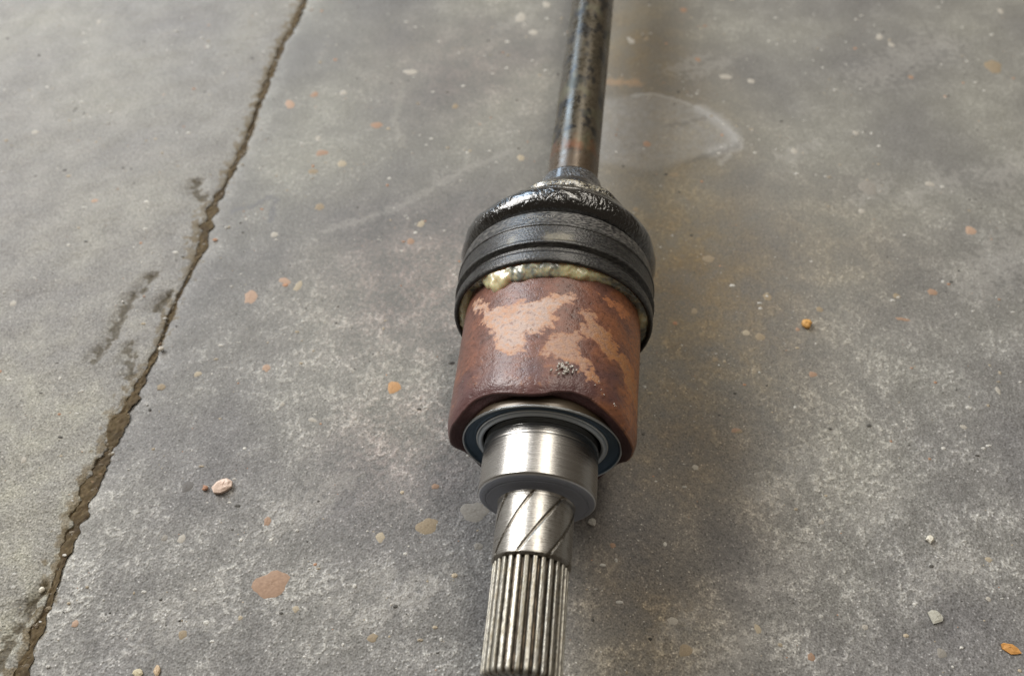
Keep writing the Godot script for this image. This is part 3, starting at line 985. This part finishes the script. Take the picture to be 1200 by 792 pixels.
func build_housing(root: Node) -> void:
	var tex := rust_texture()
	var m := StandardMaterial3D.new()
	m.resource_name = "rusty casting"
	m.albedo_texture = tex[0]
	m.roughness = 1.0
	m.roughness_texture = tex[1]
	m.heightmap_enabled = true
	m.heightmap_texture = tex[2]
	m.heightmap_scale = 0.06
	var segs := 300
	# rows: down the outside to the front edge, over the rounded edge
	var rows := 74
	var put := func(i: int, j: int) -> Vector3:
		var a := TAU * i / segs - PI
		var f := front_at(rad_to_deg(a))
		var wob := lump.get_noise_2d(sin(a) * 0.2 + 3.0, cos(a) * 0.2) * 0.25
		if j <= 60:
			var s := lerpf(213.0, f + 0.5, pow(j / 60.0, 0.8))
			return on_axis(s * 0.001, (37.3 + wob * smoothstep(190.0, 160.0, s) - lobe(a) * smoothstep(200.0, 155.0, s) - 1.1 * pow(clampf((f + 5.5 - s) / 5.0, 0.0, 1.0), 2.0)) * 0.001, a)
		var t := (j - 60) / 14.0 * PI * 0.5
		return on_axis((f + 0.5 - 0.8 * sin(t)) * 0.001, (36.2 + wob - lobe(a) - 0.8 * (1.0 - cos(t))) * 0.001, a)
	var map := func(i: int, _j: int, p: Vector3) -> Vector2:
		return Vector2(float(i) / segs, (216.0 - (REST - p.z) * 1000.0) / 72.0)
	var body := sheet("joint_housing", segs, rows, put, m, root, true, map)
	body.set_meta("label", "rusty maroon joint housing with worn orange patches on top")
	# the rough as-cast front face
	var fm := matte(88, 50, 52, 0.6)
	fm.resource_name = "rough cast face"
	fm.albedo_texture = blotches(411, Color(0.75, 0.72, 0.72), Color(1, 1, 1), 0.06)
	fm.heightmap_enabled = true
	fm.heightmap_texture = blotches(412, Color(0, 0, 0), Color(1, 1, 1), 0.2)
	fm.heightmap_scale = 0.06
	fm.uv1_scale = Vector3(6, 0.4, 1)
	var face := func(i: int, j: int) -> Vector3:
		var a := TAU * i / segs - PI
		var f := front_at(rad_to_deg(a))
		var wob := lump.get_noise_2d(sin(a) * 0.2 + 3.0, cos(a) * 0.2) * 0.25
		var t := j / 14.0
		return on_axis((lerpf(f - 0.3, table(FACE, rad_to_deg(a)), smoothstep(0.1, 1.0, t)) - 0.4 * sin(PI * t)) * 0.001, lerpf(35.4 + wob - lobe(a), 30.6, t) * 0.001, a)
	sheet("front_face", segs, 14, face, fm, body, true)
	# grease pressed out between boot and housing
	var gm := StandardMaterial3D.new()
	gm.resource_name = "grease"
	gm.vertex_color_use_as_albedo = true
	gm.roughness = 0.33
	gm.metallic_specular = 0.6
	gm.clearcoat_enabled = true
	gm.clearcoat = 0.4
	gm.clearcoat_roughness = 0.08
	gm.subsurf_scatter_enabled = true
	gm.subsurf_scatter_strength = 0.3
	var edge := [-180.0, 208.0, -110.0, 208.0, -84.0, 206.0, -74.0, 207.5, -63.6, 210.0, -52.0, 208.0, -44.0, 203.0, -39.0, 199.8, -33.0, 200.2, -27.0, 202.0, -21.0, 201.4, -14.0, 202.2, -5.5, 202.6, 7.0, 203.4, 14.0, 203.2, 20.4, 204.4, 28.0, 205.8, 35.7, 206.6, 52.0, 207.6, 66.0, 208.4, 76.0, 206.0, 90.0, 208.0, 180.0, 208.0]
	var gn := noise(421, 170.0, 3)
	var grease := func(i: int, j: int) -> Vector3:
		var a := TAU * i / 500 - PI
		var t := j / 16.0
		var e := table(edge, rad_to_deg(a))
		var k := gn.get_noise_2d(a * 0.037, t * 0.006)
		var thick := (0.35 + 0.75 * clampf(k + 0.3, 0.0, 1.0)) * sin(PI * pow(t, 0.6)) + k * 0.3 * sin(PI * t)
		var s := lerpf(e, 209.2, pow(t, 1.1)) - thick * 0.5
		return on_axis(s * 0.001, (lerpf(37.15, 41.4, pow(t, 0.85)) + thick * 0.75) * 0.001, a)
	var tone := func(i: int, j: int, _p: Vector3) -> Color:
		var a := 360.0 * i / 500 - 180.0
		var k := gn.get_noise_2d(a * 0.0012 + 5.0, j * 0.0006)
		var y := maxf(smoothstep(-50.0, -42.0, a) * smoothstep(-24.0, -32.0, a), smoothstep(-2.0, 8.0, a) * smoothstep(38.0, 22.0, a))
		y = maxf(y, smoothstep(66.0, 72.0, a) * smoothstep(90.0, 80.0, a))
		y = maxf(y, smoothstep(-62.0, -68.0, a) * 0.8)
		var thin := srgb(104, 106, 98).lerp(srgb(156, 152, 130), clampf(0.4 + k * 1.4 - smoothstep(30.0, 50.0, a) * 0.5, 0.0, 1.0))
		return thin.lerp(srgb(202, 190, 152).lerp(srgb(174, 158, 116), clampf(0.4 + k, 0.0, 1.0)), clampf(0.18 + y + k * 0.8 - 0.2 * (j / 16.0) - 0.25 * smoothstep(36.0, 50.0, a), 0.0, 1.0))
	var g := sheet("grease", 500, 16, grease, gm, body, true, null, tone)
	g.set_meta("label", "olive yellow grease squeezed out along the boot's edge")
	# small blobs of grease on the housing, coloured pale to paint in white glints
	var bm := matte(216, 206, 194, 0.22)
	bm.resource_name = "grease specks"
	bm.metallic = 0.45
	bm.metallic_specular = 0.8
	bm.clearcoat_enabled = true
	bm.clearcoat = 1.0
	bm.clearcoat_roughness = 0.05
	var st := SurfaceTool.new()
	st.begin(Mesh.PRIMITIVE_TRIANGLES)
	var dome := stone_mesh(433, false, 4, 10)
	rng.seed = 21
	for q in 46:
		var ang := deg_to_rad(9.5 + rng.randfn(0.0, 3.6))
		var sta := 161.6 + rng.randfn(0.0, 1.5)
		if q > 33:
			ang = deg_to_rad([-52.0, -46.0, 30.0, 33.0, 36.0, 40.0, -60.0, -12.0, 31.0, 28.0, -57.0, 44.0][q - 34] + rng.randfn(0.0, 1.5))
			sta = [160.0, 158.0, 158.0, 157.0, 155.5, 154.0, 163.0, 178.0, 160.0, 161.0, 157.0, 153.5][q - 34]
		var up := Vector3(sin(ang), cos(ang), 0)
		var size := rng.randf_range(0.2, 0.65) if q <= 33 else rng.randf_range(0.15, 0.35)
		var b := Basis(Vector3(cos(ang), -sin(ang), 0), up, Vector3(0, 0, 1)) * Basis(Vector3.UP, rng.randf() * TAU)
		b = b * Basis.from_scale(Vector3(size * 1.6, size * 0.20, size) * 0.001)
		st.append_from(dome, 0, Transform3D(b, on_axis(sta * 0.001, 0.03722, ang)))
	var sp := MeshInstance3D.new()
	sp.name = "grease_speck"
	sp.mesh = st.commit()
	sp.mesh.surface_set_material(0, bm)
	sp.set_meta("kind", "stuff")
	body.add_child(sp, true)


func boot_point(s: float, r0: float, a: float) -> Vector3:
	var r := r0 + smoothstep(0.236, 0.245, s) * smoothstep(0.285, 0.270, s) * (lump.get_noise_2d(sin(a) * 0.10 + s * 4.0, cos(a) * 0.10 + 2.0) * 0.0011)
	# the bellows follow the bar, which leaves the joint at a slight angle
	var k := smoothstep(0.236, 0.280, s)
	var p := on_axis(s, r, a)
	p.x += (s - PIVOT) * tan(BEND) * k
	return p


func build_boot(root: Node) -> void:
	var n := noise(501, 400.0, 4)
	# the wide cuff, dusty and scuffed, with a raised rib and the seat of the clamp
	var cm := StandardMaterial3D.new()
	cm.resource_name = "dusty rubber"
	cm.vertex_color_use_as_albedo = true
	cm.roughness = 1.0
	cm.roughness_texture = ring_texture(515, 0.22, 0.62, 24)
	cm.heightmap_enabled = true
	cm.heightmap_texture = blotches(511, Color(0, 0, 0), Color(1, 1, 1), 0.12)
	cm.heightmap_scale = 0.012
	cm.uv1_scale = Vector3(6, 1, 1)
	var cuff_tone := func(i: int, _j: int, p: Vector3) -> Color:
		var s := (REST - p.z) * 1000.0
		var a := TAU * i / 300 - PI
		var k := n.get_noise_3d(p.x, p.y, p.z * 3.0)
		var f := n.get_noise_3d(p.x * 5.0, p.y * 5.0, p.z * 12.0)
		var dust := clampf(0.32 + k * 1.6 + f * 1.2, 0.0, 1.0) * smoothstep(224.0, 227.5, s)
		dust = maxf(dust, 0.30 * clampf(0.5 + k + f, 0.0, 1.0))
		var c := srgb(18, 18, 20).lerp(srgb(98, 96, 92), dust)
		# faint glints on the band, painted in as pale spots
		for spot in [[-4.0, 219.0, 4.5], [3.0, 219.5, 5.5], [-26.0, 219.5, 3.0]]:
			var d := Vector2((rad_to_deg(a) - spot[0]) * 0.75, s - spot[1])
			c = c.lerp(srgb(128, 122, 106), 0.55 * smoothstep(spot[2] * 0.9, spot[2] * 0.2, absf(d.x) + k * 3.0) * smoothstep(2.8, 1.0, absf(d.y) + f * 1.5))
		return c
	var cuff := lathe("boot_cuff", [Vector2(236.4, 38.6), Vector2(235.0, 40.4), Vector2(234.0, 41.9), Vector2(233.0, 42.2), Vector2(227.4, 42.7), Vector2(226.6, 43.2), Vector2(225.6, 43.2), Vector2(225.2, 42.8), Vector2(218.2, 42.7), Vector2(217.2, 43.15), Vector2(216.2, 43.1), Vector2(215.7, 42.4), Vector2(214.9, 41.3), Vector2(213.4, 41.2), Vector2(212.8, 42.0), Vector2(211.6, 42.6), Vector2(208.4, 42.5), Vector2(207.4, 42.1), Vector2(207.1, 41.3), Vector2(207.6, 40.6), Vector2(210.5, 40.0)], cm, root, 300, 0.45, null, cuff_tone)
	cuff.set_meta("label", "dusty ribbed black cuff of the rubber boot")
	# worn moulded characters, too rubbed down to read
	var st := SurfaceTool.new()
	st.begin(Mesh.PRIMITIVE_TRIANGLES)
	var box := BoxMesh.new()
	box.size = Vector3(0.0004, 0.0002, 0.0014)
	for q in 13:
		var ang := deg_to_rad(-21.0 + q * 1.35 + (1.2 if q > 8 else 0.0))
		var b := Basis(Vector3(0, 0, 1), -ang) * Basis(Vector3.UP, [0.35, -0.35, 0.1, 1.2, -0.3, 0.4, 0.0, 1.1, -0.4, 0.0, 0.9, 0.2, -0.6][q])
		st.append_from(box, 0, Transform3D(b, on_axis(0.2306 + [0.0003, -0.0002, 0.0001][q % 3], 0.04245, ang)))
	var marks := MeshInstance3D.new()
	marks.name = "moulded_mark"
	marks.mesh = st.commit()
	marks.mesh.surface_set_material(0, matte(104, 102, 98, 0.5))
	cuff.add_child(marks, true)
	# the bellows, shiny with grease
	var bm := StandardMaterial3D.new()
	bm.resource_name = "greasy rubber"
	bm.vertex_color_use_as_albedo = true
	bm.roughness = 0.24
	bm.metallic_specular = 0.65
	bm.clearcoat_enabled = true
	bm.clearcoat = 1.0
	bm.clearcoat_roughness = 0.12
	bm.heightmap_enabled = true
	bm.heightmap_texture = blotches(521, Color(0, 0, 0), Color(1, 1, 1), 0.07)
	bm.heightmap_scale = 0.045
	bm.uv1_scale = Vector3(7, 1.5, 1)
	var prof := [Vector2(293.0, 13.2), Vector2(292.6, 14.4), Vector2(291.8, 14.8), Vector2(284.5, 15.4), Vector2(282.5, 16.8), Vector2(280.0, 19.5), Vector2(276.5, 21.2), Vector2(273.0, 22.4), Vector2(270.6, 25.2), Vector2(268.6, 28.0), Vector2(266.6, 29.2), Vector2(264.6, 29.0), Vector2(263.0, 28.4), Vector2(261.4, 29.4), Vector2(259.2, 32.8), Vector2(256.8, 35.6), Vector2(254.4, 36.6), Vector2(252.4, 36.0), Vector2(250.9, 36.2), Vector2(250.3, 37.6)]
	for q in 17:                                         # the big fold next to the cuff
		var t := deg_to_rad(lerpf(18.0, 200.0, q / 16.0))
		prof.append(Vector2(243.2 + 7.0 * cos(t), 36.9 + 7.0 * sin(t)))
	prof.append(Vector2(236.0, 36.0))
	var fold_tone := func(i: int, _j: int, p: Vector3) -> Color:
		var s := (REST - p.z) * 1000.0
		var a := 360.0 * i / 300 - 180.0
		var k := n.get_noise_3d(p.x * 1.5, p.y * 1.5, p.z * 4.0)
		var f := n.get_noise_3d(p.x * 6.0, p.y * 6.0, p.z * 9.0)
		var c := srgb(8, 8, 9).lerp(srgb(20, 20, 19), clampf(k + 0.2, 0.0, 1.0))
		var grease_glints := smoothstep(254.0, 259.0, s) * smoothstep(276.0, 270.0, s) * smoothstep(-60.0, -20.0, a) * smoothstep(60.0, 25.0, a)  # pale grease flecks that also paint in the wet glints
		c = c.lerp(srgb(196, 188, 166), 0.85 * grease_glints * smoothstep(0.02, 0.25, k * 0.7 + f * 0.7))
		return c.lerp(srgb(76, 74, 72), 0.4 * smoothstep(275.0, 283.0, s))
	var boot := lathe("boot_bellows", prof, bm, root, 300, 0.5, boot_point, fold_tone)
	boot.set_meta("label", "shiny black folds of the rubber boot")


func build_bar(root: Node) -> void:
	var w := 256
	var h := 1024
	var n1 := bytes(noise(601, 0.03, 4), w, h)
	var n2 := bytes(noise(602, 0.12, 4), w, h)
	var n3 := bytes(noise(603, 0.012, 3), w, h)
	var out := PackedByteArray()
	out.resize(w * h * 3)
	var ro := PackedByteArray()
	ro.resize(w * h)
	for y in h:
		var s := 760.0 - 490.0 * y / h
		for x in w:
			var k := y * w + x
			var f1 := (n1[k] - 128) / 128.0
			var f2 := (n2[k] - 128) / 128.0
			var f3 := (n3[k] - 128) / 128.0
			var c := Vector3(77, 70, 57) + Vector3(10, 9, 8) * f2 + Vector3(10, 8, 6) * f3
			var r := 0.36 + f2 * 0.14 + f3 * 0.16 + f1 * 0.16
			c = c.lerp(Vector3(36, 35, 34), smoothstep(0.05, 0.45, f1) * 0.8)              # what is left of the black paint
			r -= 0.10 * smoothstep(0.10, 0.34, f1)
			c = c.lerp(Vector3(92, 98, 74), smoothstep(0.2, 0.5, f3) * 0.3)
			c = c.lerp(Vector3(118, 78, 52), (smoothstep(8.0, 3.0, absf(s - 312.0) + f2 * 3.0)) * clampf(0.4 + 0.8 * f1, 0.0, 0.8))
			c = c.lerp(Vector3(90, 76, 62), smoothstep(309.0, 303.0, s + f2 * 3.0) * 0.8)
			out[k * 3] = clampi(int(c.x), 0, 255)
			out[k * 3 + 1] = clampi(int(c.y), 0, 255)
			out[k * 3 + 2] = clampi(int(c.z), 0, 255)
			ro[k] = clampi(int(r * 255.0), 0, 255)
	var m := StandardMaterial3D.new()
	m.resource_name = "worn painted bar"
	m.albedo_texture = ImageTexture.create_from_image(Image.create_from_data(w, h, false, Image.FORMAT_RGB8, out))
	m.roughness = 1.0
	m.roughness_texture = ImageTexture.create_from_image(Image.create_from_data(w, h, false, Image.FORMAT_L8, ro))
	m.metallic = 0.45
	m.clearcoat_enabled = true
	m.clearcoat = 0.15
	m.clearcoat_roughness = 0.22
	var shape := func(s: float, r: float, a: float) -> Vector3:
		var p := on_axis(s, r, a)
		p.x += (s - PIVOT) * tan(BEND)
		return p
	var bar := lathe("bar", [Vector2(760, 12.5), Vector2(300.0, 12.5), Vector2(286.0, 12.7), Vector2(270.0, 12.7)], m, root, 120, 4.0, shape)
	bar.set_meta("label", "long bar with worn dark paint running away under the roof light")
